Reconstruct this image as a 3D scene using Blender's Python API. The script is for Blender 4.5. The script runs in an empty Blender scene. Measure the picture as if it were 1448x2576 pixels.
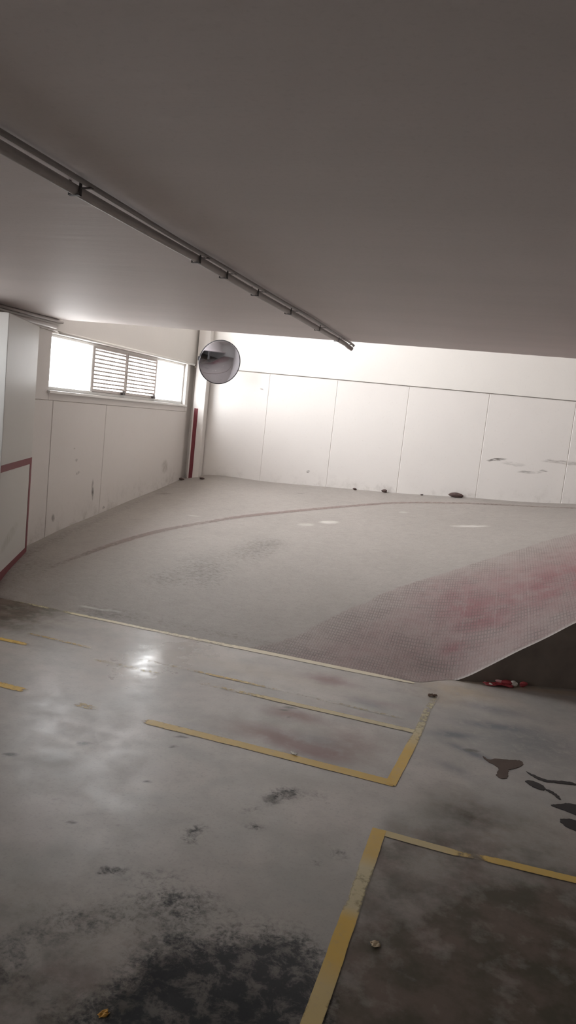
import bpy, bmesh, math, random
import numpy as np
from mathutils import Vector, Matrix
random.seed(4); rng=np.random.default_rng(4)
S=bpy.context.scene; COL=S.collection
PI=math.pi

# ------------------------------------------------------------------ helpers
def tag(o,label=None,cat=None,group=None,kind=None):
    if label: o['label']=label
    if cat: o['category']=cat
    if group: o['group']=group
    if kind: o['kind']=kind
    elif cat: o['kind']='thing'
    return o
def link(name,me,mat=None,parent=None):
    o=bpy.data.objects.new(name,me); COL.objects.link(o)
    if mat is not None: me.materials.append(mat)
    if parent is not None: o.parent=parent
    return o
def obj(name,bm,mat=None,parent=None,smooth=False,bevel=0,seg=2):
    bmesh.ops.recalc_face_normals(bm,faces=bm.faces[:])
    me=bpy.data.meshes.new(name); bm.to_mesh(me); bm.free()
    if smooth:
        for p in me.polygons: p.use_smooth=True
    o=link(name,me,mat,parent)
    if bevel:
        b=o.modifiers.new('bevel','BEVEL'); b.width=bevel; b.segments=seg; b.limit_method='ANGLE'
    return o
def empty(name,loc,rz=0):
    o=bpy.data.objects.new(name,None); COL.objects.link(o); o.location=loc; o.rotation_euler.z=rz
    o.empty_display_size=.1
    return o
def box(bm,x0,x1,y0,y1,z0,z1,M=None):
    v=[bm.verts.new((x,y,z)) for x in(x0,x1) for y in(y0,y1) for z in(z0,z1)]
    for f in((0,1,3,2),(4,6,7,5),(0,4,5,1),(2,3,7,6),(0,2,6,4),(1,5,7,3)):
        bm.faces.new([v[i] for i in f])
    if M is not None:
        for q in v: q.co=M@q.co
    return v
def prism(bm,poly,z0,z1):
    a=[bm.verts.new((x,y,z0)) for x,y in poly]; b=[bm.verts.new((x,y,z1)) for x,y in poly]
    n=len(poly); bm.faces.new(a[::-1]); bm.faces.new(b)
    for i in range(n): bm.faces.new((a[i],a[(i+1)%n],b[(i+1)%n],b[i]))
def tube(bm,pts,r,n=14,cap=True):
    pts=[Vector(p) for p in pts]; rings=[]
    up=Vector((0,0,1))
    for i,p in enumerate(pts):
        t=(pts[min(i+1,len(pts)-1)]-pts[max(i-1,0)]).normalized()
        a=t.cross(up)
        if a.length<.05: a=t.cross(Vector((1,0,0)))
        a.normalize(); b=t.cross(a)
        rr=r[i] if isinstance(r,(list,tuple)) else r
        rings.append([bm.verts.new(p+rr*(math.cos(k*2*PI/n)*a+math.sin(k*2*PI/n)*b)) for k in range(n)])
    for A,B in zip(rings,rings[1:]):
        for k in range(n): bm.faces.new((A[k],A[(k+1)%n],B[(k+1)%n],B[k]))
    if cap: bm.faces.new(rings[0][::-1]); bm.faces.new(rings[-1])
def lathe(bm,prof,n=48,M=None):
    rings=[];new=[]
    for r,z in prof:
        if r<1e-6:
            v=bm.verts.new((0,0,z)); rings.append([v]); new.append(v)
        else:
            R=[bm.verts.new((r*math.cos(2*PI*k/n),r*math.sin(2*PI*k/n),z)) for k in range(n)]; rings.append(R); new+=R
    for A,B in zip(rings,rings[1:]):
        for k in range(n):
            k2=(k+1)%n
            if len(A)==1 and len(B)==1: continue
            if len(A)==1: bm.faces.new((A[0],B[k2],B[k]))
            elif len(B)==1: bm.faces.new((A[k],A[k2],B[0]))
            else: bm.faces.new((A[k],A[k2],B[k2],B[k]))
    if M is not None:
        for v in new: v.co=M@v.co

# ------------------------------------------------------------------ materials
class NT:
    def __init__(s,name):
        s.m=bpy.data.materials.new(name); s.m.use_nodes=True; s.t=s.m.node_tree
        s.b=s.t.nodes['Principled BSDF']; s.out=s.t.nodes['Material Output']
    def n(s,typ,**kw):
        x=s.t.nodes.new(typ)
        for k,v in kw.items():
            if k in x.inputs.keys(): s.set(x.inputs[k],v)
            else: setattr(x,k,v)
        return x
    def set(s,sock,v):
        if isinstance(v,bpy.types.NodeSocket): s.t.links.new(v,sock)
        else: sock.default_value=v
    def math(s,op,a,b=0.,c=None,clamp=False):
        x=s.t.nodes.new('ShaderNodeMath'); x.operation=op; x.use_clamp=clamp
        s.set(x.inputs[0],a); s.set(x.inputs[1],b)
        if c is not None: s.set(x.inputs[2],c)
        return x.outputs[0]
    def mix(s,f,a,b,mode='MIX'):
        x=s.t.nodes.new('ShaderNodeMix'); x.data_type='RGBA'; x.blend_type=mode
        s.set(x.inputs[0],f)
        for i,v in((6,a),(7,b)):
            if isinstance(v,(tuple,list)) : v=(*v[:3],1)
            s.set(x.inputs[i],v)
        return x.outputs[2]
    def pos(s):
        return s.n('ShaderNodeNewGeometry').outputs['Position']
    def noise(s,scale,detail=4,rough=.55,vec=None,dist=0.,stretch=None):
        x=s.t.nodes.new('ShaderNodeTexNoise'); x.inputs['Scale'].default_value=scale; x.inputs['Detail'].default_value=detail
        x.inputs['Roughness'].default_value=rough; x.inputs['Distortion'].default_value=dist
        v=vec if vec is not None else s.pos()
        if stretch:
            mp=s.t.nodes.new('ShaderNodeMapping'); mp.inputs['Scale'].default_value=stretch; s.t.links.new(v,mp.inputs[0]); v=mp.outputs[0]
        s.t.links.new(v,x.inputs['Vector']); return x.outputs['Fac']
    def ramp(s,f,a,b,x0=0.,x1=1.):   # smooth remap
        x=s.t.nodes.new('ShaderNodeMapRange'); x.interpolation_type='SMOOTHSTEP'
        s.set(x.inputs[0],f); x.inputs[1].default_value=a; x.inputs[2].default_value=b; x.inputs[3].default_value=x0; x.inputs[4].default_value=x1
        return x.outputs[0]
    def attr(s,name):
        x=s.t.nodes.new('ShaderNodeAttribute'); x.attribute_name=name; return x.outputs['Fac']
    def bump(s,h,strength=.2,dist=.005):
        x=s.t.nodes.new('ShaderNodeBump'); x.inputs['Strength'].default_value=strength; x.inputs['Distance'].default_value=dist
        s.set(x.inputs['Height'],h); s.t.links.new(x.outputs[0],s.b.inputs['Normal']); return x.outputs[0]
    def fin(s,color=None,rough=None,metal=None,spec=None):
        if color is not None:
            if isinstance(color,(tuple,list)): color=(*color[:3],1)
            s.set(s.b.inputs['Base Color'],color)
        if rough is not None: s.set(s.b.inputs['Roughness'],rough)
        if metal is not None: s.set(s.b.inputs['Metallic'],metal)
        if spec is not None: s.set(s.b.inputs['Specular IOR Level'],spec)
        return s.m
def simple(name,col,rough=.5,metal=0,var=.12,scale=20,bump=0.,spec=None):
    t=NT(name); n=t.noise(scale)
    c=t.mix(n,tuple(c*(1-var) for c in col),tuple(min(1,c*(1+var)) for c in col))
    if bump: t.bump(t.noise(scale*4),bump,.003)
    return t.fin(c,rough,metal,spec)

# ramp height field: thin-plate spline through surveyed heights
_K=[(-4.6,4.92,0),(-4.0,4.92,0),(-3.6,4.92,0),(-2.8,4.92,0),(-2,4.92,0),(-1.2,4.92,0),(-.5,4.92,0),(-.14,5.12,0),
(-3.87,5.06,.07),
(-4.35,5.6,.12),(-4.35,6.09,.189),(-4.35,6.65,.285),(-4.35,7.34,.375),(-4.35,7.96,.462),(-4.35,8.79,.565),(-4.35,9.64,.68),
(-4.1,9.64,.743),(-3.21,9.64,.766),(-2.3,9.64,.805),(-1.32,9.64,.848),(-.34,9.64,.915),(.26,9.64,.946),(.85,9.64,1.002),(2.2,9.64,1.13),(3.6,9.64,1.3),
(.05,5.205,.11),(.235,5.297,.241),(.42,5.37,.36),(.6,5.446,.494),(1.2,5.64,.76),(2.0,5.8,.98),(3.0,5.9,1.15),(3.6,5.92,1.22)]
_k=np.array(_K,float)
def _phi(r2): return np.where(r2>1e-12,.5*r2*np.log(np.maximum(r2,1e-12)),0)
_d=((_k[:,None,:2]-_k[None,:,:2])**2).sum(-1);_n=len(_k)
_A=np.zeros((_n+3,_n+3));_A[:_n,:_n]=_phi(_d)+np.eye(_n)*.002
_A[:_n,_n]=1;_A[:_n,_n+1:]=_k[:,:2];_A[_n,:_n]=1;_A[_n+1:,:_n]=_k[:,:2].T
_w=np.linalg.solve(_A,np.concatenate([_k[:,2],[0,0,0]]))
def zf(x,y):
    x=np.asarray(x,float);y=np.asarray(y,float)
    r2=(x[...,None]-_k[:,0])**2+(y[...,None]-_k[:,1])**2
    return _phi(r2)@_w[:_n]+_w[_n]+_w[_n+1]*x+_w[_n+2]*y

SKY=16.; EXPO=.34
XL=-4.35; YB=9.64; ZC=2.38; YS=6.27     # left wall, back wall, ceiling height, slab edge
WALLW=(.70,.665,.64)

def wall_mat(name,base,rough,zdirt=None,marks=(),axis='x'):
    t=NT(name); p=t.pos()
    sx=t.n('ShaderNodeSeparateXYZ'); t.t.links.new(p,sx.inputs[0])
    big=t.noise(.9,5,.6); fine=t.noise(38,4,.6)
    c=t.mix(big,tuple(b*.93 for b in base),tuple(min(1,b*1.04) for b in base))
    c=t.mix(t.ramp(fine,.58,.75,0,.13),c,(.45,.40,.35))
    h=t.attr('dirt')                                   # grime that gathers along the foot of the wall
    dn=t.noise(7,6,.7)
    d=t.math('MULTIPLY',h,t.ramp(dn,.45,.8,0,.6),clamp=True)
    c=t.mix(d,c,(.20,.165,.135))
    u=sx.outputs['X'] if axis=='x' else sx.outputs['Y']; z=sx.outputs['Z']
    wob=t.math('MULTIPLY',t.math('SUBTRACT',t.noise(9,3),.5),.05)
    scr=t.noise(1,4,.7,stretch=(60,60,9) if axis!='x' else (8,8,90))
    for (cu,cz,ru,rz,rot,st,col) in marks:
        du=t.math('SUBTRACT',u,cu); dz=t.math('ADD',t.math('SUBTRACT',z,cz),wob)
        a=t.math('ADD',t.math('MULTIPLY',du,math.cos(rot)/ru),t.math('MULTIPLY',dz,math.sin(rot)/ru))
        b=t.math('ADD',t.math('MULTIPLY',du,-math.sin(rot)/rz),t.math('MULTIPLY',dz,math.cos(rot)/rz))
        r=t.math('ADD',t.math('MULTIPLY',a,a),t.math('MULTIPLY',b,b))
        f=t.ramp(r,1.1,.15,0,1)
        f=t.math('MULTIPLY',t.math('MULTIPLY',f,t.ramp(scr,.35,.6)),st,clamp=True)
        c=t.mix(f,c,col)
    t.bump(t.noise(26,5,.6),.12,.004)
    return t.fin(c,rough)
DK=(.10,.085,.075)
M_back=wall_mat('painted_wall_panels',WALLW,.36,marks=[(-.155,1.43,.14,.020,.22,.95,DK),(.26,1.325,.17,.022,.12,.6,DK),(.42,1.36,.06,.014,0,.8,DK),(.62,1.49,.26,.028,.03,.75,(.3,.27,.25)),(.05,1.40,.16,.03,0,.3,DK),(-2.58,.98,.03,.02,.3,.9,DK),(-3.36,2.02,.04,.012,-.6,.8,DK)])
M_left=wall_mat('painted_wall_left',WALLW,.40,axis='y',marks=[(7.16,.66,.030,.13,.1,.95,DK),(8.9,.86,.10,.11,.7,.6,(.3,.26,.23)),(7.42,.44,.03,.02,0,.9,DK),(6.8,1.0,.03,.02,.3,.6,DK),(6.85,.86,.05,.02,.2,.5,DK),(6.75,1.13,.02,.012,.2,.6,DK),(6.45,.42,.03,.05,.2,.7,DK)])
M_beam=wall_mat('painted_beam',(.71,.68,.65),.42)
M_pill=wall_mat('painted_pillar',(.56,.55,.525),.5,axis='y',marks=[(5.3,.42,.3,.07,.3,.35,(.25,.25,.2))])

def ceil_mat():
    t=NT('ceiling_plaster'); a=t.noise(.7,5,.6); b=t.noise(55,3,.7); w=t.noise(1,3,.5,stretch=(.5,3.2,1))
    c=t.mix(a,(.76,.70,.685),(.84,.775,.76)); c=t.mix(t.ramp(w,.35,.7,0,.3),c,(.69,.655,.635))
    c=t.mix(t.ramp(b,.5,.75,0,.22),c,(.60,.555,.54))
    t.bump(t.noise(1,4,.55,stretch=(1.2,9,1)),.25,.01)
    return t.fin(c,.6)
M_ceil=ceil_mat()
M_white=simple('white_aluminium',(.80,.79,.77),.35,0,.04,8)
M_pvc=simple('white_conduit_plastic',(.86,.84,.80),.3,0,.04,8)
M_grey=simple('grey_conduit_plastic',(.47,.435,.42),.45,0,.2,12)
M_greyd=simple('grey_conduit_dark',(.32,.295,.285),.45,0,.2,12)
M_clip=simple('clip_dark_metal',(.11,.10,.10),.5,.3,.2,20)
M_red=simple('red_wall_paint',(.17,.028,.038),.45,0,.25,14)
M_dark=simple('dark_rim_rubber',(.035,.035,.04),.5,0,.1,10)
M_galv=simple('galvanised_bracket',(.30,.31,.29),.45,.6,.15,30)
M_out=simple('dull_garage_wall',(.42,.40,.37),.6,0,.1,1.5)

# ------------------------------------------------------------------ floor
def smooth(x): x=np.clip(x,0,1); return x*x*(3-2*x)
def ell(X,Y,cx,cy,rx,ry,rot=0,soft=.6):
    c,s=math.cos(rot),math.sin(rot); dx,dy=X-cx,Y-cy
    r=np.sqrt(((dx*c+dy*s)/rx)**2+((-dx*s+dy*c)/ry)**2)
    return smooth((1-r)/soft+.5) if soft<2 else np.exp(-r*r)
def gau(X,Y,cx,cy,rx,ry,rot=0): return ell(X,Y,cx,cy,rx,ry,rot,9)
def grid_mesh(name,xs,ys,zfun,attrs,mat,flipy=None,parent=None,Y=None):
    X,YY=np.meshgrid(xs,ys,indexing='ij')
    if Y is not None: YY=Y
    Z=zfun(X,YY); n,m=X.shape
    V=np.stack([X,YY,Z],-1).reshape(-1,3)
    i=np.arange(n*m).reshape(n,m)
    F=np.stack([i[:-1,:-1],i[1:,:-1],i[1:,1:],i[:-1,1:]],-1).reshape(-1,4)
    me=bpy.data.meshes.new(name); me.from_pydata(V.tolist(),[],F.tolist())
    for k,fn in attrs.items():
        a=me.attributes.new(k,'FLOAT','POINT'); a.data.foreach_set('value',fn(X,YY).reshape(-1).astype(np.float32))
    me.polygons.foreach_set('use_smooth',[True]*len(me.polygons))
    return link(name,me,mat,parent)
OIL=[(-.86,2.20,.15,.09,.3,.55),(-.74,1.88,.12,.15,.4,.8),(-.50,2.02,.16,.16,.7,1.0),(-.53,1.82,.16,.14,.2,1.25),(-.42,1.9,.10,.2,.1,1.0),(-.72,1.72,.14,.14,0,1.0),
 (-1.16,1.94,.09,.15,-.9,.42),(-1.25,1.70,.12,.11,0,.5),(-.98,1.66,.12,.08,0,.25),(-.98,2.06,.18,.13,0,.2),(-1.02,2.29,.12,.05,.5,.3),(-.35,1.55,.2,.18,0,1.0),(-.7,1.5,.25,.12,0,.8),
 (-.772,3.08,.055,.05,.8,.66),(-.80,2.99,.05,.045,.8,.62),(-.86,2.86,.05,.03,.9,.5),(-.797,2.748,.05,.03,.3,.58),(-1.005,2.62,.05,.04,.6,.66),(-.99,2.54,.04,.03,.3,.6),(-1.184,2.235,.06,.025,.5,.72),
 (-.62,3.1,.12,.07,.2,.35),(-.42,2.72,.05,.04,.4,.5),(-.5,2.62,.04,.03,.3,.45),(-2.87,4.9,.3,.05,0,.3)]
SPOT=[(-1.804,3.054,.030,.018),(-2.031,2.792,.030,.017),(-1.47,2.436,.014,.008),(-1.408,3.24,.016,.01),(-1.42,3.36,.035,.01),(-1.36,2.87,.016,.008),(-1.03,4.035,.04,.014),(-1.05,3.98,.03,.01),(-1.0,3.9,.012,.008),(-1.62,2.55,.010,.007),(-1.30,2.5,.008,.006),(.02,4.0,.04,.02),(-.1,2.2,.01,.01)]
def a_dark(X,Y):
    d=np.zeros_like(X)
    for cx,cy,rx,ry,ro,s in OIL: d+=s*gau(X,Y,cx,cy,rx*1.15,ry*1.15,ro)
    return d
def a_spot(X,Y):
    d=np.zeros_like(X)
    for cx,cy,rx,ry in SPOT: d=np.maximum(d,ell(X,Y,cx,cy,rx,ry,.3,.7))
    return d
def a_brown(X,Y):     # old grime: the bay on the right and the floor along the wall on the left; near floor also painted dimmer
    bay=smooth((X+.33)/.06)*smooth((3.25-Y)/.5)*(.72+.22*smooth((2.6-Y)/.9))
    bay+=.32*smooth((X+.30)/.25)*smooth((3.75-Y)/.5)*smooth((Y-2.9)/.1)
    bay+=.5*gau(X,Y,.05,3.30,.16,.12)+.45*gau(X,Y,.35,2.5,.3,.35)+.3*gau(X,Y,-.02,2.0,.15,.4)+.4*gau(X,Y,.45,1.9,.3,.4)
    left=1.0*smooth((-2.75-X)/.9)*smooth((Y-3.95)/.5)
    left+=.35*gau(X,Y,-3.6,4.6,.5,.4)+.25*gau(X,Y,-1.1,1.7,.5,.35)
    near=.42*smooth((2.35-Y)/.8)*smooth((-.25-X)/.1); left+=near*1.15  # near floor: some grime, plus light falloff put into the colour
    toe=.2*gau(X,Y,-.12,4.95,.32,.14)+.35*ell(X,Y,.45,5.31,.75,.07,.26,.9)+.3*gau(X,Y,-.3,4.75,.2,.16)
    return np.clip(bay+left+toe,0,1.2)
def a_red(X,Y):
    return np.clip(.8*gau(X,Y,-1.02,3.62,.26,.12,-.05)+.75*gau(X,Y,-.72,3.55,.20,.10)+.85*gau(X,Y,-.98,3.94,.17,.09)+.8*gau(X,Y,-.94,4.62,.16,.10)+.6*gau(X,Y,-.6,3.75,.16,.16)+.3*gau(X,Y,-.55,4.4,.22,.06)+.25*gau(X,Y,-.62,4.17,.25,.06),0,1)
def a_blue(X,Y):
    return np.clip(.3*gau(X,Y,.25,4.2,.5,.5)+.75*gau(X,Y,-.10,4.16,.12,.05,.3)+.75*gau(X,Y,.02,3.97,.17,.035,-.45)+.55*gau(X,Y,.12,4.42,.22,.05,.25)+.45*gau(X,Y,.1,4.7,.2,.06,0)+.35*gau(X,Y,.35,4.3,.25,.2)+.45*gau(X,Y,-.62,4.35,.12,.05,-.3)+.35*gau(X,Y,-.78,3.7,.14,.08)+.45*gau(X,Y,-.05,3.72,.12,.05,-.6),0,1)
def a_tan(X,Y): return np.clip(.9*gau(X,Y,-.1,4.93,.26,.10)+.6*gau(X,Y,-.16,4.72,.14,.13)+.7*ell(X,Y,.45,5.285,.6,.05,.26,.9)+.35*gau(X,Y,-1.4,4.5,.5,.12),0,1)
def a_polish(X,Y): return 1.35*gau(X,Y,-2.08,4.28,.22,.42)+.5*gau(X,Y,-1.9,4.7,.3,.2)
def floor_mat():
    t=NT('polished_concrete_floor')
    n1=t.noise(1.3,6,.62); n2=t.noise(7,6,.65); n3=t.noise(45,4,.65); n4=t.noise(17,6,.7,dist=.6)
    n0=t.noise(2.3,3,.5,dist=.4); c=t.mix(t.ramp(n1,.33,.67),(.285,.267,.246),(.40,.368,.338)); c=t.mix(t.ramp(n0,.45,.7,0,.4),c,(.285,.29,.282)); c=t.mix(t.ramp(n0,.52,.3,0,.35),c,(.385,.335,.315))
    c=t.mix(t.ramp(n2,.42,.72,0,.35),c,(.255,.245,.226))
    n8=t.noise(90,3,.7); c=t.mix(t.ramp(n3,.5,.75,0,.32),c,(.22,.205,.195)); c=t.mix(t.ramp(n8,.5,.75,0,.25),c,(.2,.19,.18))
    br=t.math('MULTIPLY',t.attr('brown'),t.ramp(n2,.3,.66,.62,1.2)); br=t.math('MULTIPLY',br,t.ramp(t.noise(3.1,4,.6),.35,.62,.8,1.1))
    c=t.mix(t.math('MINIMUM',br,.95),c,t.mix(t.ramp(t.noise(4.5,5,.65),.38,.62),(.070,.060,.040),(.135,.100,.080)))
    c=t.mix(t.math('MULTIPLY',t.attr('tan'),t.ramp(n4,.25,.6,.35,1.),clamp=True),c,(.37,.30,.215))
    rd=t.math('MULTIPLY',t.attr('red'),t.ramp(n2,.22,.55,.5,1.15),clamp=True)
    c=t.mix(rd,c,(.205,.122,.118))
    bl=t.math('MULTIPLY',t.attr('blue'),t.ramp(n4,.22,.55,.4,1.2),clamp=True)
    c=t.mix(bl,c,(.095,.105,.125))
    dk=t.attr('dark')
    n5=t.math('MULTIPLY_ADD',t.noise(52,5,.72),.45,t.math('MULTIPLY',n4,.6))
    f=t.math('MULTIPLY_ADD',t.math('SUBTRACT',n5,.525),3.4,t.math('SUBTRACT',dk,.5))
    f=t.math('MULTIPLY',t.ramp(f,-.35,.5),t.ramp(dk,.03,.55))
    vein=t.ramp(t.noise(13,6,.75,dist=.3),.46,.62,1.,.5); c=t.mix(t.math('MULTIPLY',t.math('MULTIPLY',f,vein),.88),c,(.034,.039,.044))
    c=t.mix(t.math('MULTIPLY',t.attr('spot'),t.ramp(n3,.3,.55,.5,.95)),c,(.055,.05,.045))
    t.bump(t.math('ADD',t.math('MULTIPLY',n3,.35),n2),.05,.004)
    ro=t.math('ADD',t.math('SUBTRACT',t.ramp(n2,.3,.7,.30,.42),t.math('MULTIPLY',t.attr('polish'),.13)),t.math('MULTIPLY',t.attr('brown'),.2))
    ro=t.math('ADD',ro,t.math('MULTIPLY',t.attr('red'),.1),clamp=True)
    ro=t.math('ADD',ro,t.math('MULTIPLY',f,.25),clamp=True)
    sp_=t.math('SUBTRACT',t.math('SUBTRACT',.52,t.math('MULTIPLY',f,.4)),t.math('MULTIPLY',t.attr('brown'),.3),clamp=True)
    return t.fin(c,ro,0,sp_)
M_floor=floor_mat()
EDGE=[(-.14,5.12),(.05,5.205),(.269,5.295),(.42,5.352),(.672,5.438),(1.2,5.64),(2.0,5.8),(3.0,5.9),(3.6,5.92),(6,5.95)]
ex=np.array([e[0] for e in EDGE]); ey=np.array([e[1] for e in EDGE])
def yedge(x): return np.where(x<-.14,4.92+.2*smooth((x+.42)/.28),np.interp(x,ex,ey))
xs=np.concatenate([[-5.2,-4.6,-4.3],np.arange(-4.1,-2.5,.05),np.arange(-2.5,.9,.0165),np.arange(.9,2,.08),[2.4,3,4,5.2]])
v=np.concatenate([[-7,-5,-3,-1.5,-.5,.3,.8],np.arange(1.1,1.5,.06),np.arange(1.5,5.0,.0165)])
XX,VV=np.meshgrid(xs,v,indexing='ij')
ye=yedge(XX)
# last rows reach the foot of the ramp (and run 1 cm under it)
top=v[-1]
YYf=np.where(VV>4.6,4.6+(VV-4.6)*(ye+.012-4.6)/(top-4.6),VV)
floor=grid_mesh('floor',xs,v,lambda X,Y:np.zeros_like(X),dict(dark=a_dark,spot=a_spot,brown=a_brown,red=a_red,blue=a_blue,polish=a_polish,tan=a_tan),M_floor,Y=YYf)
tag(floor,kind='structure')
bm=bmesh.new(); box(bm,-5.2,5.4,-7.2,YB+.3,-.16,-.02); obj('ground_slab',bm,simple('raw_concrete',(.35,.33,.31),.8),floor)

# ------------------------------------------------------------------ ramp
PINK=[(-1.62,4.93),(-1.47,5.08),(-1.36,5.27),(-1.283,5.496),(-1.14,5.827),(-.781,6.383),(-.474,6.65),(.015,7.042),(.36,7.377),(.724,7.735),(1.4,8.1),(2.4,8.35),(3.8,8.45)]
pxs=np.array([p[0] for p in PINK]); pys=np.array([p[1] for p in PINK])
def seg_dist(X,Y,P):
    d=np.full(X.shape,9.)
    for (x0,y0),(x1,y1) in zip(P,P[1:]):
        vx,vy=x1-x0,y1-y0; t=np.clip(((X-x0)*vx+(Y-y0)*vy)/(vx*vx+vy*vy),0,1)
        d=np.minimum(d,np.hypot(X-x0-t*vx,Y-y0-t*vy))
    return d
def a_tread(X,Y):
    s=np.where(Y<np.interp(X,pxs,pys),1.,-1.); s[X<pxs[0]]=-1
    return np.clip(s*seg_dist(X,Y,PINK),-.5,.5)
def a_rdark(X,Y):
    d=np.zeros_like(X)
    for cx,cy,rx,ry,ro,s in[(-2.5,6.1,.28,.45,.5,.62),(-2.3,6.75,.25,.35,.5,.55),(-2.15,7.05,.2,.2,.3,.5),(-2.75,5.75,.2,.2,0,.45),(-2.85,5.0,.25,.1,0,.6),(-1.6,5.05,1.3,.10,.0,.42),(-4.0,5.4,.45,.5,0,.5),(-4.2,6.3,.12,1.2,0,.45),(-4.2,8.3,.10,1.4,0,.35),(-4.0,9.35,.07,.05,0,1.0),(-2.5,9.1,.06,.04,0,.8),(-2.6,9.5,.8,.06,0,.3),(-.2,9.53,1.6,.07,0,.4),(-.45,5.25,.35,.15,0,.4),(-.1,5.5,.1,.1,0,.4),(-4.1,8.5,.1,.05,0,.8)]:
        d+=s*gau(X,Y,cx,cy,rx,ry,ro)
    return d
def a_rpale(X,Y):
    d=np.zeros_like(X)
    for cx,cy,rx,ry,ro,s in[(-.31,8.11,.19,.035,.05,1.),(-1.82,7.94,.10,.05,.25,.9),(-2.04,7.76,.09,.045,.25,.5),(-2.95,5.045,.20,.012,.08,.9),(-3.3,7.6,.07,.02,0,.5),(-1.1,8.6,.05,.03,0,.5)]:  # the thin strip by the ramp foot is a wet highlight painted pale
        d=np.maximum(d,s*ell(X,Y,cx,cy,rx,ry,ro,.6))
    d=np.maximum(d,.8*smooth(1-(seg_dist(X,Y,EDGE[:6]))/.035)*(X>-.2))
    return d
def a_rred(X,Y):
    return np.clip(.8*gau(X,Y,.0,5.75,.22,.28)+.9*gau(X,Y,.45,6.1,.35,.3)+.8*gau(X,Y,-.2,6.0,.2,.25)+.85*gau(X,Y,.75,6.4,.5,.4)+.75*gau(X,Y,-.2,5.48,.12,.10)+.5*gau(X,Y,-.3,6.4,.4,.3)-.7*gau(X,Y,-.02,5.62,.15,.06),0,1)
def ramp_mat():
    t=NT('brushed_concrete_ramp')
    n1=t.noise(1.1,6,.6); n2=t.noise(8,6,.7); n3=t.noise(60,4,.65)
    c=t.mix(n1,(.25,.226,.208),(.335,.303,.281)); c=t.mix(t.ramp(n2,.45,.7,0,.3),c,(.225,.202,.186))
    n6=t.noise(110,3,.7); n7=t.noise(14,6,.75,stretch=(1,1.8,1)); c=t.mix(t.ramp(n3,.48,.75,0,.4),c,(.18,.16,.148)); c=t.mix(t.ramp(n7,.5,.72,0,.4),c,(.20,.182,.17)); c=t.mix(t.ramp(n7,.48,.3,0,.35),c,(.36,.335,.315)); c=t.mix(t.ramp(n6,.52,.75,0,.3),c,(.15,.135,.125))
    tr=t.ramp(t.math('ADD',t.attr('tread'),t.math('MULTIPLY',t.math('SUBTRACT',t.noise(5,4),.5),.10)),-.012,.02)
    fade=t.ramp(t.attr('tread'),0,.5,.16,.42)
    pk=t.math('MULTIPLY',tr,t.math('MULTIPLY_ADD',t.math('MULTIPLY',t.attr('rred'),t.ramp(t.noise(6,5,.7),.36,.6,.35,1.05)),.52,t.math('MULTIPLY',fade,t.ramp(n2,.25,.7,.7,1.1))),clamp=True)
    c=t.mix(pk,c,(.215,.095,.10))
    # the pressed grid of the tread: dark grooves 6 cm apart both ways, rows of slabs 0.42 m wide
    sp=t.n('ShaderNodeSeparateXYZ'); t.t.links.new(t.pos(),sp.inputs[0])
    def groove(u,step,w):
        k=t.math('ABSOLUTE',t.math('SUBTRACT',t.math('FRACT',t.math('DIVIDE',u,step)),.5))
        return t.ramp(k,.5-w,.5-w*.4)
    ux=t.math('MULTIPLY_ADD',sp.outputs['Y'],.03,sp.outputs['X']); uy=t.math('MULTIPLY_ADD',sp.outputs['X'],.04,sp.outputs['Y'])
    g=t.math('MAXIMUM',groove(ux,.021,.22),groove(uy,.046,.22))
    gm=t.math('MULTIPLY',g,tr)
    brk=t.ramp(t.noise(3.5,5,.65),.40,.62,.1,1.)
    c=t.mix(t.math('MULTIPLY',t.math('MULTIPLY',gm,brk),.42),c,(.09,.075,.07))
    slab=t.math('MULTIPLY',t.math('MULTIPLY',groove(ux,.235,.03),tr),t.ramp(n2,.35,.6))
    c=t.mix(t.math('MULTIPLY',slab,.28),c,(.30,.26,.245))
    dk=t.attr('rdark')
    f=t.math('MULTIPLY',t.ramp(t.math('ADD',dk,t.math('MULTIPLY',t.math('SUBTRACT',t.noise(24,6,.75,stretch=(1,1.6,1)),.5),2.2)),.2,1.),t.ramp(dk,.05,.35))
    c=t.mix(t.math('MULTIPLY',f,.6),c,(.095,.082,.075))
    c=t.mix(t.math('MULTIPLY',t.attr('rpale'),t.ramp(n2,.3,.6,.5,.9)),c,(.52,.49,.46))
    hgt=t.math('SUBTRACT',t.math('MULTIPLY',n3,.6),t.math('MULTIPLY',gm,.6))
    t.bump(hgt,.35,.006)
    return t.fin(c,.62,0,.4)
M_ramp=ramp_mat()
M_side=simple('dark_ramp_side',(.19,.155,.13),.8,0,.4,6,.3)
rx=np.concatenate([np.arange(-4.352,1.1,.028),np.arange(1.1,5.2,.12)])
rv=np.linspace(0,1,170)**1.15
RX,RV=np.meshgrid(rx,rv,indexing='ij')
RY=yedge(RX)+(YB+.003-yedge(RX))*RV
def zramp(X,Y):
    Z=zf(X,Y)
    Z=np.where(RV==0,np.where(X<-.14,0,Z),Z)
    return np.maximum(Z,0)+.0015
ramp=grid_mesh('ramp',rx,rv,zramp,dict(tread=a_tread,rdark=a_rdark,rpale=a_rpale,rred=a_rred),M_ramp,Y=RY)
tag(ramp,'pale concrete car ramp curving up to the right with a reddish gridded tread','ramp',kind='structure')
bm=bmesh.new()
sx=[x for x in rx if x>=-.14]+[]
prev=None
for x in sx:
    y=float(yedge(np.array(x))); z=max(float(zf(x,y)),0)
    a=bm.verts.new((x,y,0)); b=bm.verts.new((x,y,z+.001)); c_=bm.verts.new((x,y+.04,z-.002)); d_=bm.verts.new((x,y+.04,0))
    cur=(a,b,c_,d_)
    if prev:
        for i in range(3): bm.faces.new((prev[i],cur[i],cur[i+1],prev[i+1]))
    prev=cur
sd=obj('side_wall',bm,M_side,ramp); tag(sd,'dark brown upright inner side of the ramp')

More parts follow.
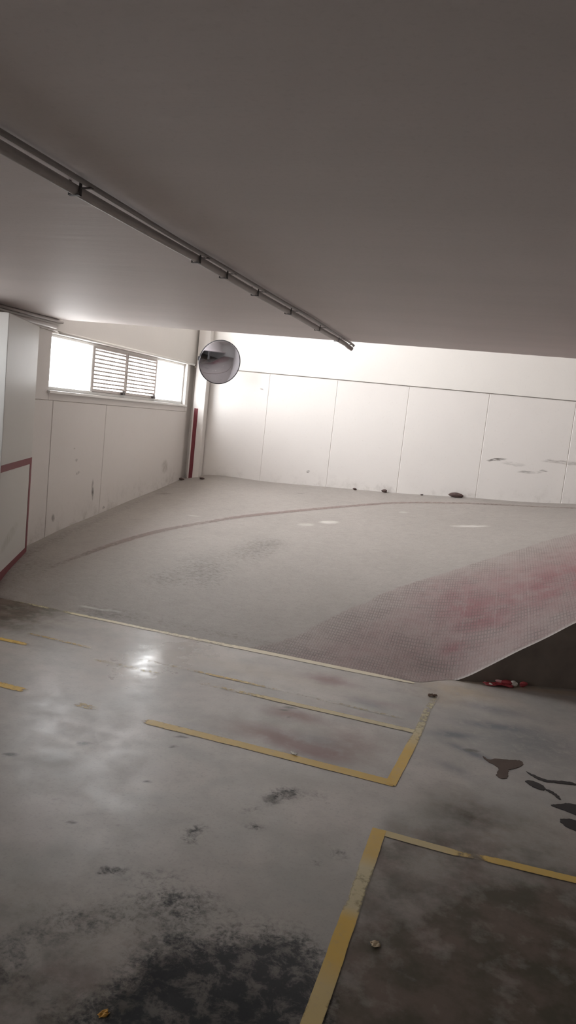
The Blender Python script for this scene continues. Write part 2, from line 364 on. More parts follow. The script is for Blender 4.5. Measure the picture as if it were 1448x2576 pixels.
# painted lines -------------------------------------------------------------
def paint_mat(name,c0,c1,op=1.):
    t=NT(name); n=t.noise(6,5,.6); n2=t.noise(26,6,.72)
    c=t.mix(t.attr('tone'),t.mix(n,tuple(x*.85 for x in c0),c0),t.mix(n,tuple(x*.85 for x in c1),c1))
    c=t.mix(t.ramp(n2,.5,.75,0,.35),c,(.36,.31,.21)); c=t.mix(t.ramp(n,.55,.75,0,.25),c,(.40,.34,.24))
    t.set(t.b.inputs['Alpha'],t.math('MULTIPLY',t.ramp(t.math('ADD',t.attr('cover'),t.math('MULTIPLY',t.math('SUBTRACT',n2,.5),1.3)),.30,.80),op))
    return t.fin(c,.45)
M_yel=paint_mat('worn_yellow_paint',(.55,.49,.32),(.66,.42,.06),.95)
M_cream=paint_mat('worn_cream_paint',(.68,.60,.46),(.62,.54,.30),.95)
M_maroon=paint_mat('worn_red_paint',(.27,.17,.155),(.24,.15,.14),.5)
def line(name,P,w,cov,tone,mat,label,zoff=.0022,on_ramp=False,step=.012,n=7):
    """P: world polyline; cov/tone: (distance,value) tables along it"""
    P=np.array(P,float); L=np.concatenate([[0],np.cumsum(np.hypot(*(P[1:]-P[:-1]).T))])
    s=np.arange(0,L[-1]+step*.5,step); x=np.interp(s,L,P[:,0]); y=np.interp(s,L,P[:,1])
    if on_ramp:
        k=np.ones(25)/25; pad=lambda q:np.concatenate([np.linspace(q[0]-(q[1]-q[0])*12,q[0],12,endpoint=False),q,np.linspace(q[-1],q[-1]+(q[-1]-q[-2])*12,13)[1:]])
        x=np.convolve(pad(x),k,'valid')[:len(s)]; y=np.convolve(pad(y),k,'valid')[:len(s)]
    tx,ty=np.gradient(x),np.gradient(y); l=np.hypot(tx,ty); nx,ny=-ty/l,tx/l
    ww=w if np.isscalar(w) else np.interp(s,[a for a,_ in w],[b for _,b in w])
    off=np.linspace(-.5,.5,n); jit=np.convolve(rng.normal(0,.0022,len(s)),np.ones(9)/9,'same')
    X=x[:,None]+nx[:,None]*(off*np.ones((len(s),1))*np.reshape(ww,(-1,1))+jit[:,None]); Y=y[:,None]+ny[:,None]*(off*np.ones((len(s),1))*np.reshape(ww,(-1,1))+jit[:,None])
    Z=(zf(X,Y) if on_ramp else np.zeros_like(X))+zoff
    cv=np.interp(s,[a for a,_ in cov],[b for _,b in cov])[:,None]-.30*np.maximum(0,np.abs(off)*2-.75)[None]/.25
    tn=np.interp(s,[a for a,_ in tone],[b for _,b in tone])[:,None]*np.ones(n)
    V=np.stack([X,Y,Z],-1).reshape(-1,3); i=np.arange(X.size).reshape(X.shape)
    F=np.stack([i[:-1,:-1],i[1:,:-1],i[1:,1:],i[:-1,1:]],-1).reshape(-1,4)
    me=bpy.data.meshes.new(name); me.from_pydata(V.tolist(),[],F.tolist())
    for k,A in(('cover',cv),('tone',tn)):
        a=me.attributes.new(k,'FLOAT','POINT'); a.data.foreach_set('value',np.broadcast_to(A,X.shape).reshape(-1).astype(np.float32))
    o=link(name,me,mat); return tag(o,label,'floor line',None)
line('floor_line',[(-2.63,3.457),(-2.0,3.440),(-1.0,3.425),(-.31,3.408)],.064,[(0,.75),(.16,.8),(.24,-.2),(.5,-.2),(.54,.55),(.64,.5),(.7,.05),(.92,.1),(1.0,.85),(2.4,1.2)],[(0,1),(.2,1),(.6,.7),(1.1,.75),(1.8,.8),(2.4,1)],M_yel,'long orange floor line, front edge of the painted box below the ramp foot')
line('floor_line',[(-.232,4.80),(-.268,4.50),(-.282,4.08),(-.330,3.387)],.053,[(0,.1),(.15,.45),(.5,.62),(.85,.75),(.95,1.2),(1.45,1.2)],[(0,0),(.7,.1),(.88,.55),(1.0,1),(1.45,1)],M_yel,'short yellow floor line from the ramp tip towards the viewer, right edge of the box',.0030)
line('floor_line',[(-3.13,4.105),(-2.0,4.105),(-1.15,4.098),(-.30,4.082)],.052,[(0,.8),(.2,.7),(.26,0),(.7,.05),(.76,.42),(1.2,.42),(1.25,.15),(1.5,.4),(1.8,.5),(2.0,.9),(2.83,.9)],[(0,1),(.22,1),(.8,.4),(1.6,.6),(2.0,.3),(2.83,.1)],M_yel,'pale yellow floor line crossing the middle of the box over a reddish stain',.0026)
line('floor_line',[(-3.05,4.31),(-2.4,4.28),(-1.64,4.275),(-.40,4.236)],.036,[(0,.4),(.1,.55),(.5,.5),(.6,.1),(.85,.3),(1.3,.45),(1.4,.65),(1.7,.6),(1.9,.35),(2.65,.5)],[(0,.8),(1.3,.4),(1.45,.8),(1.8,.5),(2.1,.1)],M_yel,'thin faded cream floor line just behind the pale yellow middle line of the box',.0026)
line('floor_line',[(-3.62,4.925),(-3.05,4.90),(-2.0,4.888),(-1.39,4.898),(-.40,4.892)],[(0,.045),(1,.05),(2,.07),(2.8,.07),(3.3,.03)],[(0,.45),(.3,.6),(.42,.35),(.55,.8),(.95,.9),(1.2,.75),(1.8,.7),(2.1,1.0),(3.0,1.05),(3.23,.7)],[(0,.9),(.6,.6),(1,.1),(3.3,.1)],M_cream,'cream line painted along the foot of the ramp')
line('floor_line',[(-.311,2.972),(-.312,2.3),(-.316,1.87),(-.328,1.0)],.059,[(0,1.15),(.25,1.1),(.33,.75),(.55,.72),(.62,1.2),(.9,1.2),(1.0,1.0),(1.3,1.0),(1.97,1)],[(0,.95),(.2,.85),(.3,.1),(.55,.15),(.62,1),(.82,.95),(.95,.45),(1.2,.5),(1.97,.6)],M_yel,'widest yellow floor line, running down to the near edge beside dark oil stains',.0030)
line('floor_line',[(-.30,2.952),(.02,2.945),(.146,2.962),(.48,2.975),(1.1,2.99)],.046,[(0,1.1),(.28,1.1),(.33,.55),(.4,.42),(.46,.9),(.6,1.2),(1.4,1.2)],[(0,.35),(.25,.3),(.3,.5),(.45,.9),(1.4,.9)],M_yel,'yellow floor line with a worn gap running to the right from the nearest corner',.0026)
line('lane_line',[(-3.72,5.50),(-3.69,5.75),(-3.631,6.174),(-3.431,6.835),(-3.286,7.091),(-2.827,7.763),(-2.085,8.444),(-1.245,9.086),(-.537,9.249),(.164,9.342),(.826,9.30),(1.6,9.25)],.10,[(0,.4),(.5,.6),(1.4,.85),(2.0,.6),(2.6,.8),(3.6,.75),(4.5,.7),(6.5,.6)],[(0,1),(6,0)],M_maroon,'faint reddish lane line curving across the ramp near the walls',.004,True,.025,5)
# ------------------------------------------------------------------ walls
def add_dirt(o,base,hgt,axis,val=1.):
    """grime mask along the wall foot, stored on subdivided faces"""
    me=o.data; a=me.attributes.new('dirt','FLOAT','POINT')
    co=np.empty(len(me.vertices)*3); me.vertices.foreach_get('co',co); co=co.reshape(-1,3)
    zb=base(co); a.data.foreach_set('value',(val*np.clip(1-(co[:,2]-zb)/hgt,0,1)**2).astype(np.float32))
def panel(bm,axis,at,depth,u0,u1,z0,z1,nu=6,nz=14,bev=.004):
    """slab whose front face lies at `at`, subdivided for masks; depth goes away from the room"""
    us=[u0,u0+bev]+list(np.linspace(u0+bev,u1-bev,nu)[1:-1])+[u1-bev,u1]; zs=[z0,z0+bev]+list(np.linspace(z0+bev,z1-bev,nz)[1:-1])+[z1-bev,z1]
    def P(u,z,d): return (u,at+d,z) if axis=='y' else (at-d,u,z)
    g=[[bm.verts.new(P(u,z,(bev if i in(0,len(us)-1) or j in(0,len(zs)-1) else 0))) for j,z in enumerate(zs)] for i,u in enumerate(us)]
    for i in range(len(us)-1):
        for j in range(len(zs)-1): bm.faces.new((g[i][j],g[i+1][j],g[i+1][j+1],g[i][j+1]))
    b=[bm.verts.new(P(u,z,depth)) for u,z in((u0,z0),(u1,z0),(u1,z1),(u0,z1))]
    ring=[g[i][0] for i in range(len(us))]; bm.faces.new([b[1],b[0]]+ring)
    ring=[g[-1][j] for j in range(len(zs))]; bm.faces.new([b[2],b[1]]+ring)
    ring=[g[i][-1] for i in range(len(us))][::-1]; bm.faces.new([b[3],b[2]]+ring)
    ring=[g[0][j] for j in range(len(zs))][::-1]; bm.faces.new([b[0],b[3]]+ring)
    bm.faces.new(b)
ZJ=2.238; G=.0045
# back wall: precast panels, a joint, then the beam
bm=bmesh.new()
xj=[-4.40,-3.255,-2.305,-1.353,-.348,.675,1.68,2.70,3.72,5.2]
for a_,b_ in zip(xj,xj[1:]): panel(bm,'y',YB,.14,a_+G/2,b_-G/2,-.02,ZJ-G)
panel(bm,'y',YB+.004,.1,-4.40,5.2,-.02,ZJ-.001,3,3); box(bm,-4.6,5.35,YB+.11,YB+.3,-.15,5.1)
wb=obj('wall_back',bm,M_back); tag(wb,kind='structure')
add_dirt(wb,lambda c:np.where(c[:,0]>-9,zf(np.clip(c[:,0],-4.3,3.6),np.full(len(c),YB)),0),.16,'x')
bm=bmesh.new(); panel(bm,'y',YB-.012,.152,-4.40,5.2,ZJ+G,5.1,12,6); panel(bm,'y',YB+.02,.1,-4.40,5.2,ZJ-.05,ZJ+.05,4,4)
wbb=obj('beam',bm,M_beam,wb)
# left wall: lower panels, window strip, beam, upper wall with a window opening
WY0,WY1,WZ0,WZ1=6.235,9.345,1.70,2.245        # window opening
bm=bmesh.new()
yj=[5.60,6.325,7.325,9.56]
bm2=bmesh.new()
for (a_,b_) in ((4.95,6.325),(6.325,7.325),(7.325,9.43)):
    panel(bm,'x',XL,.2,a_+G/2,b_-G/2,-.02,1.6037,8)
panel(bm,'x',XL+.004,.2,4.95,WY0,1.604,2.266,5,5); panel(bm,'x',XL+.004,.2,WY0,WY1,1.604,WZ0,8,4); panel(bm,'x',XL+.004,.2,WY1,9.43,1.604,WZ1,3,4); panel(bm,'x',XL+.004,.2,WY0,9.43,WZ1,2.266,3,3); panel(bm,'x',XL-.03,.1,9.40,9.64,-.02,2.266,3,4)
box(bm,XL-.21,XL-.17,4.95,YB+.3,-.15,1.62)
wl=obj('wall_left',bm,M_left); tag(wl,kind='structure')
add_dirt(wl,lambda c:zf(np.full(len(c),XL),np.clip(c[:,1],4.95,9.6)),.42,'y',.9)
UZ0,UZ1,UY0,UY1=2.85,4.90,5.5,8.9
bm=bmesh.new()
panel(bm,'x',XL+.03,.23,4.95,9.62,2.266,UZ0,10,5); panel(bm,'x',XL+.03,.23,4.95,UY0,UZ0,UZ1); panel(bm,'x',XL+.03,.23,UY1,9.62,UZ0,UZ1); panel(bm,'x',XL+.03,.23,4.95,9.62,UZ1,5.1)
obj('beam',bm,M_beam,wl)
# wall beside the camera on the left, with its own opening plus an added fill one
NY0,NY1,NZ0,NZ1=2.6,4.5,1.80,2.25
XN=-4.75
bm=bmesh.new()
panel(bm,'x',XN,.2,-7,-4.,-.02,ZC); panel(bm,'x',XN,.2,-4.,0,-.02,1.72); panel(bm,'x',XN,.2,0,NY0,-.02,ZC); panel(bm,'x',XN,.2,-4.,0,NZ1,ZC); panel(bm,'x',XN,.2,NY1,4.95,-.02,ZC); panel(bm,'x',XN,.2,NY0,NY1,-.02,NZ0); panel(bm,'x',XN,.2,NY0,NY1,NZ1,ZC)
box(bm,-4.95,-4.2,4.80,4.948,-.02,2.262)
wn=obj('wall_near',bm,M_beam); tag(wn,kind='structure')
bm=bmesh.new(); box(bm,5.2,5.35,-7,YB+.1,-.02,5.1); wr=obj('wall_right',bm,M_out); tag(wr,kind='structure')
bm=bmesh.new(); box(bm,-4.95,5.35,-7.15,-7,-.02,ZC+.3); wf=obj('wall_front',bm,M_out); tag(wf,kind='structure')
# slab over the parking floor, then the high roof over the ramp
bm=bmesh.new(); box(bm,-4.95,5.2,-7.1,4.95,ZC,ZC+.28); box(bm,XL+.03,5.2,4.95,YS,ZC,ZC+.28)
ce=obj('ceiling',bm,M_ceil); tag(ce,kind='structure')
bm=bmesh.new(); box(bm,-4.55,5.35,4.8,YB+.15,5.1,5.25); box(bm,-4.55,5.35,4.8,4.95,ZC+.28,5.1)
ro=obj('roof',bm,M_beam); tag(ro,kind='structure')

# ------------------------------------------------------------------ windows
def glass():
    t=NT('clear_window_glass'); tr=t.n('ShaderNodeBsdfTransparent'); tr.inputs[0].default_value=(.93,.95,.96,1)
    gl=t.n('ShaderNodeBsdfGlossy'); gl.inputs['Roughness'].default_value=.03
    fr=t.n('ShaderNodeLayerWeight'); fc=t.math('MULTIPLY_ADD',t.math('POWER',fr.outputs['Facing'],5.),.9,.04)
    mx=t.n('ShaderNodeMixShader'); t.t.links.new(fc,mx.inputs[0]); t.t.links.new(tr.outputs[0],mx.inputs[1]); t.t.links.new(gl.outputs[0],mx.inputs[2])
    t.t.links.new(mx.outputs[0],t.out.inputs[0]); return t.m
M_glass=glass(); M_slat=simple('pinkish_grey_slats',(.55,.50,.48),.45,0,.05,8)
def window(name,x,y0,y1,z0,z1,splits,slat,fw=.028):
    w=empty(name,(x-.08,(y0+y1)/2,z0)); tag(w,kind='structure')
    o=w.location.copy()
    def L(bm):
        for v_ in bm.verts: v_.co-=o
        return bm
    xa,xb=x-.10,x-.05
    bm=bmesh.new()
    box(bm,xa,xb,y0,y1,z0,z0+fw*1.3); box(bm,xa,xb,y0,y1,z1-fw,z1)
    for s in [y0]+splits+[y1]:
        a_=max(y0,s-fw/2); b_=min(y1,s+fw/2)
        if s==y0: b_=y0+fw
        if s==y1: a_=y1-fw
        box(bm,xa-.002,xb+.002,a_,b_,z0+.002,z1-.002)
    obj('frame',L(bm),M_white,w,bevel=.003)
    bm=bmesh.new(); box(bm,x-.15,x+.03,y0-.02,y1+.02,z0-.028,z0); obj('sill',L(bm),M_white,w,bevel=.004)
    E=[y0]+splits+[y1]
    for i,(a_,b_) in enumerate(zip(E,E[1:])):
        bm=bmesh.new()
        if i in slat:
            pf=.02; xp=x-.062
            za,zb=z0+fw*1.3,z1-fw
            box(bm,xp-.02,xp+.02,a_+fw/2,a_+fw/2+pf,za,zb); box(bm,xp-.02,xp+.02,b_-fw/2-pf,b_-fw/2,za,zb)
            box(bm,xp-.0195,xp+.0195,a_+fw/2+pf,b_-fw/2-pf,za,za+.03); box(bm,xp-.0195,xp+.0195,a_+fw/2+pf,b_-fw/2-pf,zb-.022,zb)
            n=10; h=(zb-.022-za-.03)/n
            for k in range(n):
                zc=za+.03+h*(k+.5)
                M=Matrix.Translation((xp,0,zc))@Matrix.Rotation(-.25,4,'Y')
                box(bm,-.018,.016,a_+fw/2+pf,b_-fw/2-pf,-.002,.002,M); box(bm,xp+.012,xp+.0165,a_+fw/2+pf,b_-fw/2-pf,zc-.006,zc+.0125)
            lv=obj('louvre_panel',L(bm),M_slat,w)
            bm=bmesh.new(); box(bm,xp+.018,xp+.05,b_-fw/2-.085,b_-fw/2-.03,za-.004,za+.024); box(bm,xp+.03,xp+.05,b_-fw/2-.07,b_-fw/2-.045,za+.02,za+.045)
            hd=obj('handle',L(bm),M_clip,lv,bevel=.003); tag(hd,'small dark window handle'); hd.parent=lv
        else:
            box(bm,x-.078,x-.072,a_+fw/2-.004,b_-fw/2+.004,z0+fw,z1-fw+.004)
            obj('pane',L(bm),M_glass,w)
    return w
window('window_1',XL+.004,WY0,WY1,WZ0,WZ1,[7.055,7.775,8.535],(1,2))
window('window_2',XL+.03,UY0,UY1,UZ0,UZ1,[6.63,7.77],())
window('window_3',XN,NY0,NY1,NZ0,NZ1,[3.23,3.87],())

window('fill_window',XN,-4.,0,1.72,NZ1,[-2.67,-1.33],())  # unseen opening added behind the camera to give the ceiling fill light
# white conduit along the beam over the window
bm=bmesh.new(); tube(bm,[(XL+.044,6.28,2.258),(XL+.044,7.6,2.258),(XL+.044,9.46,2.258)],.0165)
wc=obj('wall_conduit',bm,M_pvc,smooth=True); tag(wc,'thin white conduit running along the left wall just above the window strip','conduit')
for k,(z,y0,y1,r) in enumerate(((ZC-.018,4.96,6.33,.016),(2.305,4.96,6.22,.022))):
    xx=(XL+.046,XL+.051)[k]; bm=bmesh.new(); tube(bm,[(xx,y0,z),(xx,y1,z)],r); 
    bmesh.ops.recalc_face_normals(bm,faces=bm.faces[:])
    o=obj('pipe_stub',bm,M_grey,smooth=True)
    tag(o,('upper of the two short grey pipe ends under the ceiling beside the pillar','lower and thicker of the two short grey pipe ends beside the pillar')[k],'pipe')

# ------------------------------------------------------------------ pillar with a red painted border
P0=Vector((-4.235,5.88)); Q0=Vector((-3.845,4.95))
t_=(P0-Q0).normalized(); nrm=Vector((t_.y,-t_.x))      # faces the room
bm=bmesh.new(); poly=[tuple(P0),tuple(Q0),(-4.344,4.95),(-4.344,5.88)]
prism(bm,poly,-.02,2.262)
pl=obj('pillar',bm,M_pill,bevel=.006); tag(pl,'grey painted pillar at the left edge with a red painted border round its foot','pillar')
a=pl.data.attributes.new('dirt','FLOAT','POINT')
def strip(bm,s0,s1,za0,zb0,za1,zb1,d=.003):
    """flat band on the pillar face between two distances from P, bottom/top heights at both ends"""
    v_=[]
    for dd in(0.0,d):
        for s,z in((s0,za0),(s1,za1),(s1,zb1),(s0,zb0)):
            p=P0-t_*s+nrm*dd; v_.append(bm.verts.new((p.x,p.y,z)))
    for f in((3,2,1,0),(4,5,6,7),(0,1,5,4),(1,2,6,5),(2,3,7,6),(3,0,4,7)): bm.faces.new([v_[i] for i in f])
Lp=(P0-Q0).length
zP=.165; zQ=.10
bm=bmesh.new(); zt=1.066
strip(bm,0,Lp,zt-.058,zt,zt-.058,zt); strip(bm,0,.058,zP,zt-.058,zP,zt-.058); strip(bm,.058,Lp,zP-.01,zP+.05,zQ-.03,zQ+.055)
rb=obj('painted_border',bm,M_red,pl); tag(rb,'dark red painted border band')

bm=bmesh.new(); box(bm,.80,1.25,2.7,3.1,0,ZC-.001); sc_=obj('support_column',bm,M_pill,bevel=.01); tag(sc_,kind='structure'); sc_.data.attributes.new('dirt','FLOAT','POINT')
# corner column with a red stripe
bm=bmesh.new(); box(bm,-4.290,-4.118,9.495,YB-.022,-.02,5.0); 
cc=obj('corner_column',bm,M_left,bevel=.006); tag(cc,'narrow cream corner column with a dark red stripe, behind the round mirror','column')
cc.data.attributes.new('dirt','FLOAT','POINT')
bm=bmesh.new(); box(bm,-4.262,-4.208,9.490,9.4955,.66,1.665); rs=obj('painted_stripe',bm,M_red,cc); tag(rs,'dark red upright stripe')

# ------------------------------------------------------------------ ceiling conduit
cd=empty('ceiling_conduit',(-1.43,4,ZC)); tag(cd,'grey twin conduit pipe clipped to the ceiling, ending at the slab edge','conduit')
def loc(bm,o):
    for v_ in bm.verts: v_.co-=o.location
    return bm
def drift(y): return .012*math.sin(y*1.7)+.006*math.sin(y*4.1)
ysamp=list(np.arange(-1.0,6.12,.18))
zp=ZC-.027
bm=bmesh.new(); tube(bm,[(-1.462,y,zp-.003*abs(math.sin(y*2))) for y in ysamp]+[(-1.452,6.2,zp-.006),(-1.44,6.26,zp-.02),(-1.42,6.30,zp-.03)],.0175); obj('wide_pipe',loc(bm,cd),M_grey,cd,smooth=True)
bm=bmesh.new(); tube(bm,[(-1.408+drift(y)*.5,y,ZC-.014-.004*abs(math.sin(y*1.3))) for y in ysamp]+[(-1.41,6.2,ZC-.02),(-1.40,6.285,ZC-.03)],.0085); obj('thin_pipe',loc(bm,cd),M_greyd,cd,smooth=True)
bm=bmesh.new(); tube(bm,[(-1.425+.02*math.cos(q),6.288,ZC-.040+.02*math.sin(q)) for q in np.linspace(0,1.75*PI,16)],.006,10); obj('loop_end',loc(bm,cd),M_greyd,cd,smooth=True)
for y in(.9,2.17,3.13,3.46,3.92,4.55,5.28,5.9):
    bm=bmesh.new(); box(bm,-1.4825,-1.440,y-.007,y+.007,zp-.021,zp-.0185); box(bm,-1.4825,-1.480,y-.007,y+.007,zp-.021,ZC); box(bm,-1.4425,-1.440,y-.007,y+.007,zp-.021,ZC); box(bm,-1.44,-1.396,y-.007,y+.007,ZC-.026,ZC-.0235)
    obj('clip',loc(bm,cd),M_clip,cd)

# ------------------------------------------------------------------ traffic mirror
mc=Vector((-3.765,9.05,2.292)); R=.285; dome=.055
nd=Vector((.70,-.71,-.22)).normalized()
Mq=Vector((0,0,1)).rotation_difference(nd).to_matrix().to_4x4()
tm=empty('traffic_mirror',mc); tag(tm,'round convex traffic mirror with dark rim hanging by the corner column','mirror')
Rc=(R*R+dome*dome)/(2*dome)
prof=[(0,dome)]+[(R*k/24,dome-(Rc-math.sqrt(Rc*Rc-(R*k/24)**2))) for k in range(1,25)]
def mir():
    t=NT('mirror_dome'); n=t.noise(6,4,.6)
    c=t.mix(n,(.50,.50,.56),(.58,.575,.63)); return t.fin(c,t.ramp(n,.3,.7,.04,.09),1.)
bm=bmesh.new(); lathe(bm,prof+[(R,-.004),(0,-.004)],72,Mq); obj('mirror_face',bm,mir(),tm,smooth=True)
bm=bmesh.new(); lathe(bm,[(R-.003,.003),(R,.005),(R+.0035,.002),(R+.0035,-.012),(R,-.016),(R-.006,-.012),(R-.003,.003)],72,Mq); ri=obj('rim',bm,M_dark,tm,smooth=True); tag(ri,'thin dark rim')
bm=bmesh.new(); lathe(bm,[(0,-.07),(.05,-.07),(.10,-.05),(.2,-.03),(R-.01,-.012)],48,Mq); obj('back_shell',bm,M_galv,tm,smooth=True)
wp=Vector((-4.21,9.489,2.335))-mc
b0=-nd*.05
bm=bmesh.new(); tube(bm,[b0,b0-nd*.09,wp+Vector((.06,-.16,0)),wp+Vector((.0,-.05,0)),wp],.017); obj('arm',bm,M_galv,tm,smooth=True)
bm=bmesh.new(); box(bm,wp.x-.04,wp.x+.04,wp.y-.014,wp.y,wp.z-.08,wp.z+.08); obj('wall_plate',bm,M_galv,tm,bevel=.004)
bm=bmesh.new(); box(bm,wp.x+.02,wp.x+.09,wp.y-.20,wp.y-.12,wp.z-.03,wp.z+.03); cl=obj('clamp',bm,M_dark,tm,bevel=.008); tag(cl,'dark clamp block')

# ------------------------------------------------------------------ puddles
def wet(name,col,r=.06):
    t=NT(name); n=t.noise(9,4); c=t.mix(n,tuple(x*.8 for x in col),col)
    t.set(t.b.inputs['Alpha'],1.); return t.fin(c,r,0,.12)
M_wet=wet('wet_brown_patch',(.105,.073,.060),.5); M_wet2=wet('wet_black_patch',(.045,.040,.041),.5)
def blob(name,P,mat,label,group=None,z=.0018):
    P=np.array(P,float); n=len(P); Q=[]
    for i in range(n):                                  # closed Catmull-Rom with a little irregularity
        p0,p1,p2,p3=P[i-1],P[i],P[(i+1)%n],P[(i+2)%n]
        for u in np.linspace(0,1,7)[:-1]:
            q=.5*((2*p1)+(-p0+p2)*u+(2*p0-5*p1+4*p2-p3)*u*u+(-p0+3*p1-3*p2+p3)*u**3); Q.append(q+rng.normal(0,.0018,2))
    c=P.mean(0); bm=bmesh.new()
    a_=[bm.verts.new((q[0]-c[0],q[1]-c[1],-.0012)) for q in Q]; b_=[bm.verts.new((c[0]*0+(q[0]-c[0])*.985,(q[1]-c[1])*.985,.0006)) for q in Q]
    m=len(Q); f=bm.faces.new(b_); bmesh.ops.triangulate(bm,faces=[f])
    for i in range(m): bm.faces.new((a_[i],a_[(i+1)%m],b_[(i+1)%m],b_[i]))
    o=obj(name,bm,mat); o.location=(c[0],c[1],z); return tag(o,label,'puddle',group)
blob('puddle',[(.082,3.955),(.115,3.93),(.158,3.965),(.22,3.985),(.282,4.005),(.292,3.965),(.262,3.905),(.222,3.862),(.215,3.82),(.214,3.765),(.190,3.735),(.160,3.75),(.162,3.80),(.168,3.845),(.142,3.88),(.108,3.905)],M_wet,'brown wet patch shaped like a boot on the grey floor, largest puddle on the right')
blob('puddle',[(.305,3.885),(.34,3.865),(.388,3.845),(.44,3.85),(.52,3.88),(.555,3.865),(.515,3.845),(.44,3.828),(.39,3.815),(.345,3.838)],M_wet2,'thin dark wet streak right behind the lower puddles, pointing away from the boot-shaped patch')
blob('puddle',[(.300,3.772),(.33,3.79),(.375,3.775),(.395,3.745),(.385,3.71),(.35,3.715),(.318,3.74)],M_wet2,'small oval dark wet spot just right of the boot-shaped patch')
blob('puddle',[(.40,3.735),(.44,3.71),(.465,3.66),(.455,3.655),(.43,3.69),(.395,3.725)],M_wet2,'narrow slanting dark wet trickle between the oval spot and the right picture edge')
blob('puddle',[(.415,3.57),(.45,3.60),(.5,3.635),(.56,3.63),(.60,3.56),(.55,3.53),(.48,3.545)],M_wet2,'ragged dark wet patch at the right picture edge beneath the trickle')
blob('puddle',[(.445,3.44),(.48,3.475),(.54,3.47),(.60,3.42),(.55,3.37),(.48,3.39)],M_wet2,'nearest dark wet patch at the right picture edge, below the ragged one')

# ------------------------------------------------------------------ litter
def crumple(name,loc,size,mat,label,rot=0,seed=1,amp=.35,cat='litter',sub=3,group=None):
    r=random.Random(seed); bm=bmesh.new(); bmesh.ops.create_icosphere(bm,subdivisions=sub,radius=1)
    d=[Vector((r.gauss(0,1),r.gauss(0,1),r.gauss(0,1))).normalized() for _ in range(14)]; w=[r.uniform(-amp,amp) for _ in d]
    for v_ in bm.verts:
        s=1+sum(wi*max(0,v_.co.dot(di)-.35) for wi,di in zip(w,d))+r.uniform(-.06,.06)
        v_.co=v_.co*s
        v_.co.x*=size[0]; v_.co.y*=size[1]; v_.co.z*=size[2]
    zm=min(v_.co.z for v_ in bm.verts)
    for v_ in bm.verts: v_.co.z-=zm
    o=obj(name,bm,mat); o.location=loc; o.rotation_euler.z=rot; return tag(o,label,cat,group)
def sheet(name,loc,sx_,sy_,mat,label,rot=0,seed=1,amp=.012,cat='litter',tilt=0,curl=0):
    r=random.Random(seed); ph=[r.uniform(0,6) for _ in range(6)]
    bm=bmesh.new(); n=12; g=[]
    for i in range(n):
        row=[]
        for j in range(n):
            u,w=i/(n-1)-.5,j/(n-1)-.5
            k=1+.12*math.sin(5*u+ph[4])+.1*math.sin(7*w+ph[5])
            z=amp*(math.sin(9*u+ph[0])*math.cos(7*w+ph[1])+.6*math.sin(14*w+ph[2]+4*u))+curl*u*u
            row.append(bm.verts.new((u*sx_*k,w*sy_*k*(1-.6*abs(u)),z)))
        g.append(row)
    for i in range(n-1):
        for j in range(n-1): bm.faces.new((g[i][j],g[i+1][j],g[i+1][j+1],g[i][j+1]))
    zm=min(v_.co.z for v_ in bm.verts)
    for v_ in bm.verts: v_.co.z+=.0012-zm
    o=obj(name,bm,mat,smooth=True); s=o.modifiers.new('thickness','SOLIDIFY'); s.thickness=.0012; s.offset=1
    o.location=loc; o.rotation_euler.z=rot; return tag(o,label,cat)
M_lred=simple('red_wrapper',(.34,.045,.055),.35,0,.3,40); M_lpink=simple('pinkish_wrapper',(.62,.36,.36),.4,0,.2,40); M_lwhite=simple('white_scrap',(.74,.72,.66),.5,0,.1,30)
M_leaf=simple('tan_leaf',(.50,.40,.27),.6,0,.2,60); M_brown=simple('brown_leaf',(.11,.065,.04),.7,0,.3,60); M_rub=simple('dark_rubble',(.075,.045,.04),.8,0,.4,40)
sheet('wrapper',(.150,5.190,0),.20,.07,M_lred,'flat red crumpled wrapper lying lowest in front of the dark ramp side',.30,3,.006)
crumple('wrapper',(.155,5.225,.004),(.050,.014,.018),M_lpink,'pale pink crumpled wrapper standing on the red litter by the ramp side',.25,5,.5)
crumple('wrapper',(.205,5.232,.004),(.044,.022,.015),M_lred,'dark red crumpled ball between the pink and the white scraps at the ramp side',.1,8,.5)
crumple('paper_scrap',(.248,5.238,0),(.028,.016,.021),M_lwhite,'grey white crumpled scrap right of the red ball at the ramp side',.6,9,.5)
crumple('paper_scrap',(.068,5.170,0),(.028,.009,.008),M_lwhite,'thin white scrap leftmost of the litter by the ramp side',-.5,12,.4)
crumple('wrapper',(.305,5.265,0),(.030,.014,.016),M_lred,'dull red scrap rightmost of the litter by the dark ramp side',.3,15,.5)
sheet('dry_leaf',(-.202,2.271,0),.032,.028,M_leaf,'small tan dry leaf on the dark floor right of the wide yellow line',.5,21,.003,'leaf')
sheet('dry_leaf',(-.262,4.711,0),.055,.040,M_brown,'small brown dry leaf near the tip of the ramp',.2,23,.005,'leaf')
sheet('paper_scrap',(-.84,3.462,.001),.035,.016,M_lwhite,'tiny white scrap on the back edge of the long yellow line',-.3,25,.003)
sheet('dry_leaf',(-.862,1.668,0),.03,.02,simple('orange_leaf',(.55,.30,.06),.6),'tiny orange leaf at the bottom edge of the view',.9,27,.003,'leaf')
for k,(x,y,sz,lb) in enumerate(((-.62,9.60,(.075,.03,.03),'dark red lump of rubble at the foot of the back wall, largest along it'),(-1.50,9.605,(.04,.025,.018),'small dark lump at the back wall foot, middle of three left of the largest'),(-1.90,9.605,(.035,.025,.018),'small dark lump at the back wall foot, left of the middle one'),(-1.02,9.605,(.025,.02,.018),'small dark lump at the back wall foot, nearest left of the largest'),(-4.00,9.36,(.035,.025,.016),'dark bit of debris on the ramp in front of the corner column'),(-4.29,9.36,(.03,.02,.018),'dark bit of debris in the corner where the left wall meets the column'))):
    crumple('stone',(x,y,float(zf(x,y))-.002),sz,M_rub,lb,.1*k,30+k,.6,'debris',2)

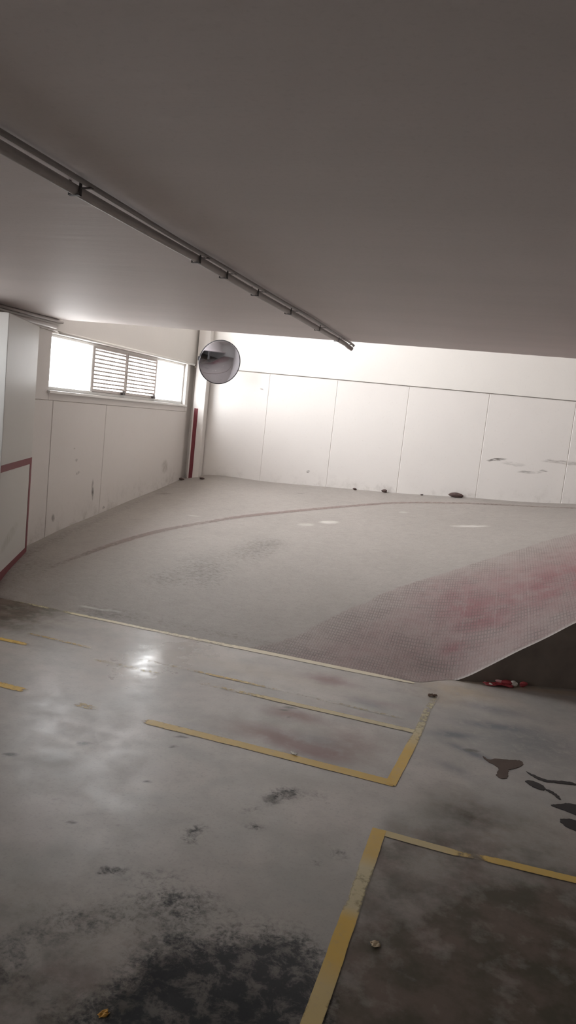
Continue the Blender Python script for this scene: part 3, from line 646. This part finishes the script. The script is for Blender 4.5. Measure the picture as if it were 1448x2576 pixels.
# ------------------------------------------------------------------ light and camera
W=bpy.data.worlds.new('overcast_sky'); S.world=W; W.use_nodes=True
wt=W.node_tree; bg=wt.nodes['Background']; bg.inputs[1].default_value=SKY
tc=wt.nodes.new('ShaderNodeTexCoord'); sp=wt.nodes.new('ShaderNodeSeparateXYZ'); wt.links.new(tc.outputs['Generated'],sp.inputs[0])
cr=wt.nodes.new('ShaderNodeValToRGB'); wt.links.new(sp.outputs['Z'],cr.inputs[0]); cr.color_ramp.interpolation='EASE'
mr=wt.nodes.new('ShaderNodeMapRange'); mr.inputs[1].default_value=-.5; mr.inputs[2].default_value=.5; wt.links.new(sp.outputs['Z'],mr.inputs[0]); wt.links.new(mr.outputs[0],cr.inputs[0])
e=cr.color_ramp.elements; e[0].position=.40; e[0].color=(.66,.62,.60,1); e[1].position=.52; e[1].color=(.99,.972,.97,1)     # pale ground below, bright overcast above
wt.links.new(cr.outputs[0],bg.inputs[0])
def portal(name,x,y0,y1,z0,z1):
    l=bpy.data.lights.new(name,'AREA'); l.shape='RECTANGLE'; l.size=z1-z0; l.size_y=y1-y0; l.cycles.is_portal=True
    o=bpy.data.objects.new(name,l); COL.objects.link(o); o.location=(x,(y0+y1)/2,(z0+z1)/2); o.rotation_euler=(0,-PI/2,0); return o
portal('window_portal',XL-.25,WY0,WY1,WZ0,WZ1); portal('window_portal',XL-.25,UY0,UY1,UZ0,UZ1); portal('window_portal',XN-.25,NY0,NY1,NZ0,NZ1); portal('window_portal',XN-.25,-4.,0.,1.72,NZ1)  # the last portal serves the added fill opening
cam=bpy.data.cameras.new('camera'); co=bpy.data.objects.new('camera',cam); COL.objects.link(co); S.camera=co
Rv,Uv,Fv=Vector((.951024,.290581,.105433)),Vector((-.137944,.093716,.985996)),Vector((-.276631,.95225,-.12921))
mt=Matrix((Rv,Uv,-Fv)).transposed().to_4x4(); mt.translation=(0,0,1.7); co.matrix_world=mt
cam.sensor_fit='VERTICAL'; cam.sensor_height=36; cam.lens=36*1850/2576; cam.clip_start=.05; cam.clip_end=200
S.view_settings.view_transform='Standard'; S.view_settings.look='None'; S.view_settings.gamma=1; S.view_settings.use_curve_mapping=False
S.view_settings.exposure=EXPO
S.cycles.use_denoising=True; S.cycles.max_bounces=12; S.cycles.diffuse_bounces=8; S.cycles.glossy_bounces=5; S.cycles.transparent_max_bounces=12; S.cycles.sample_clamp_indirect=8
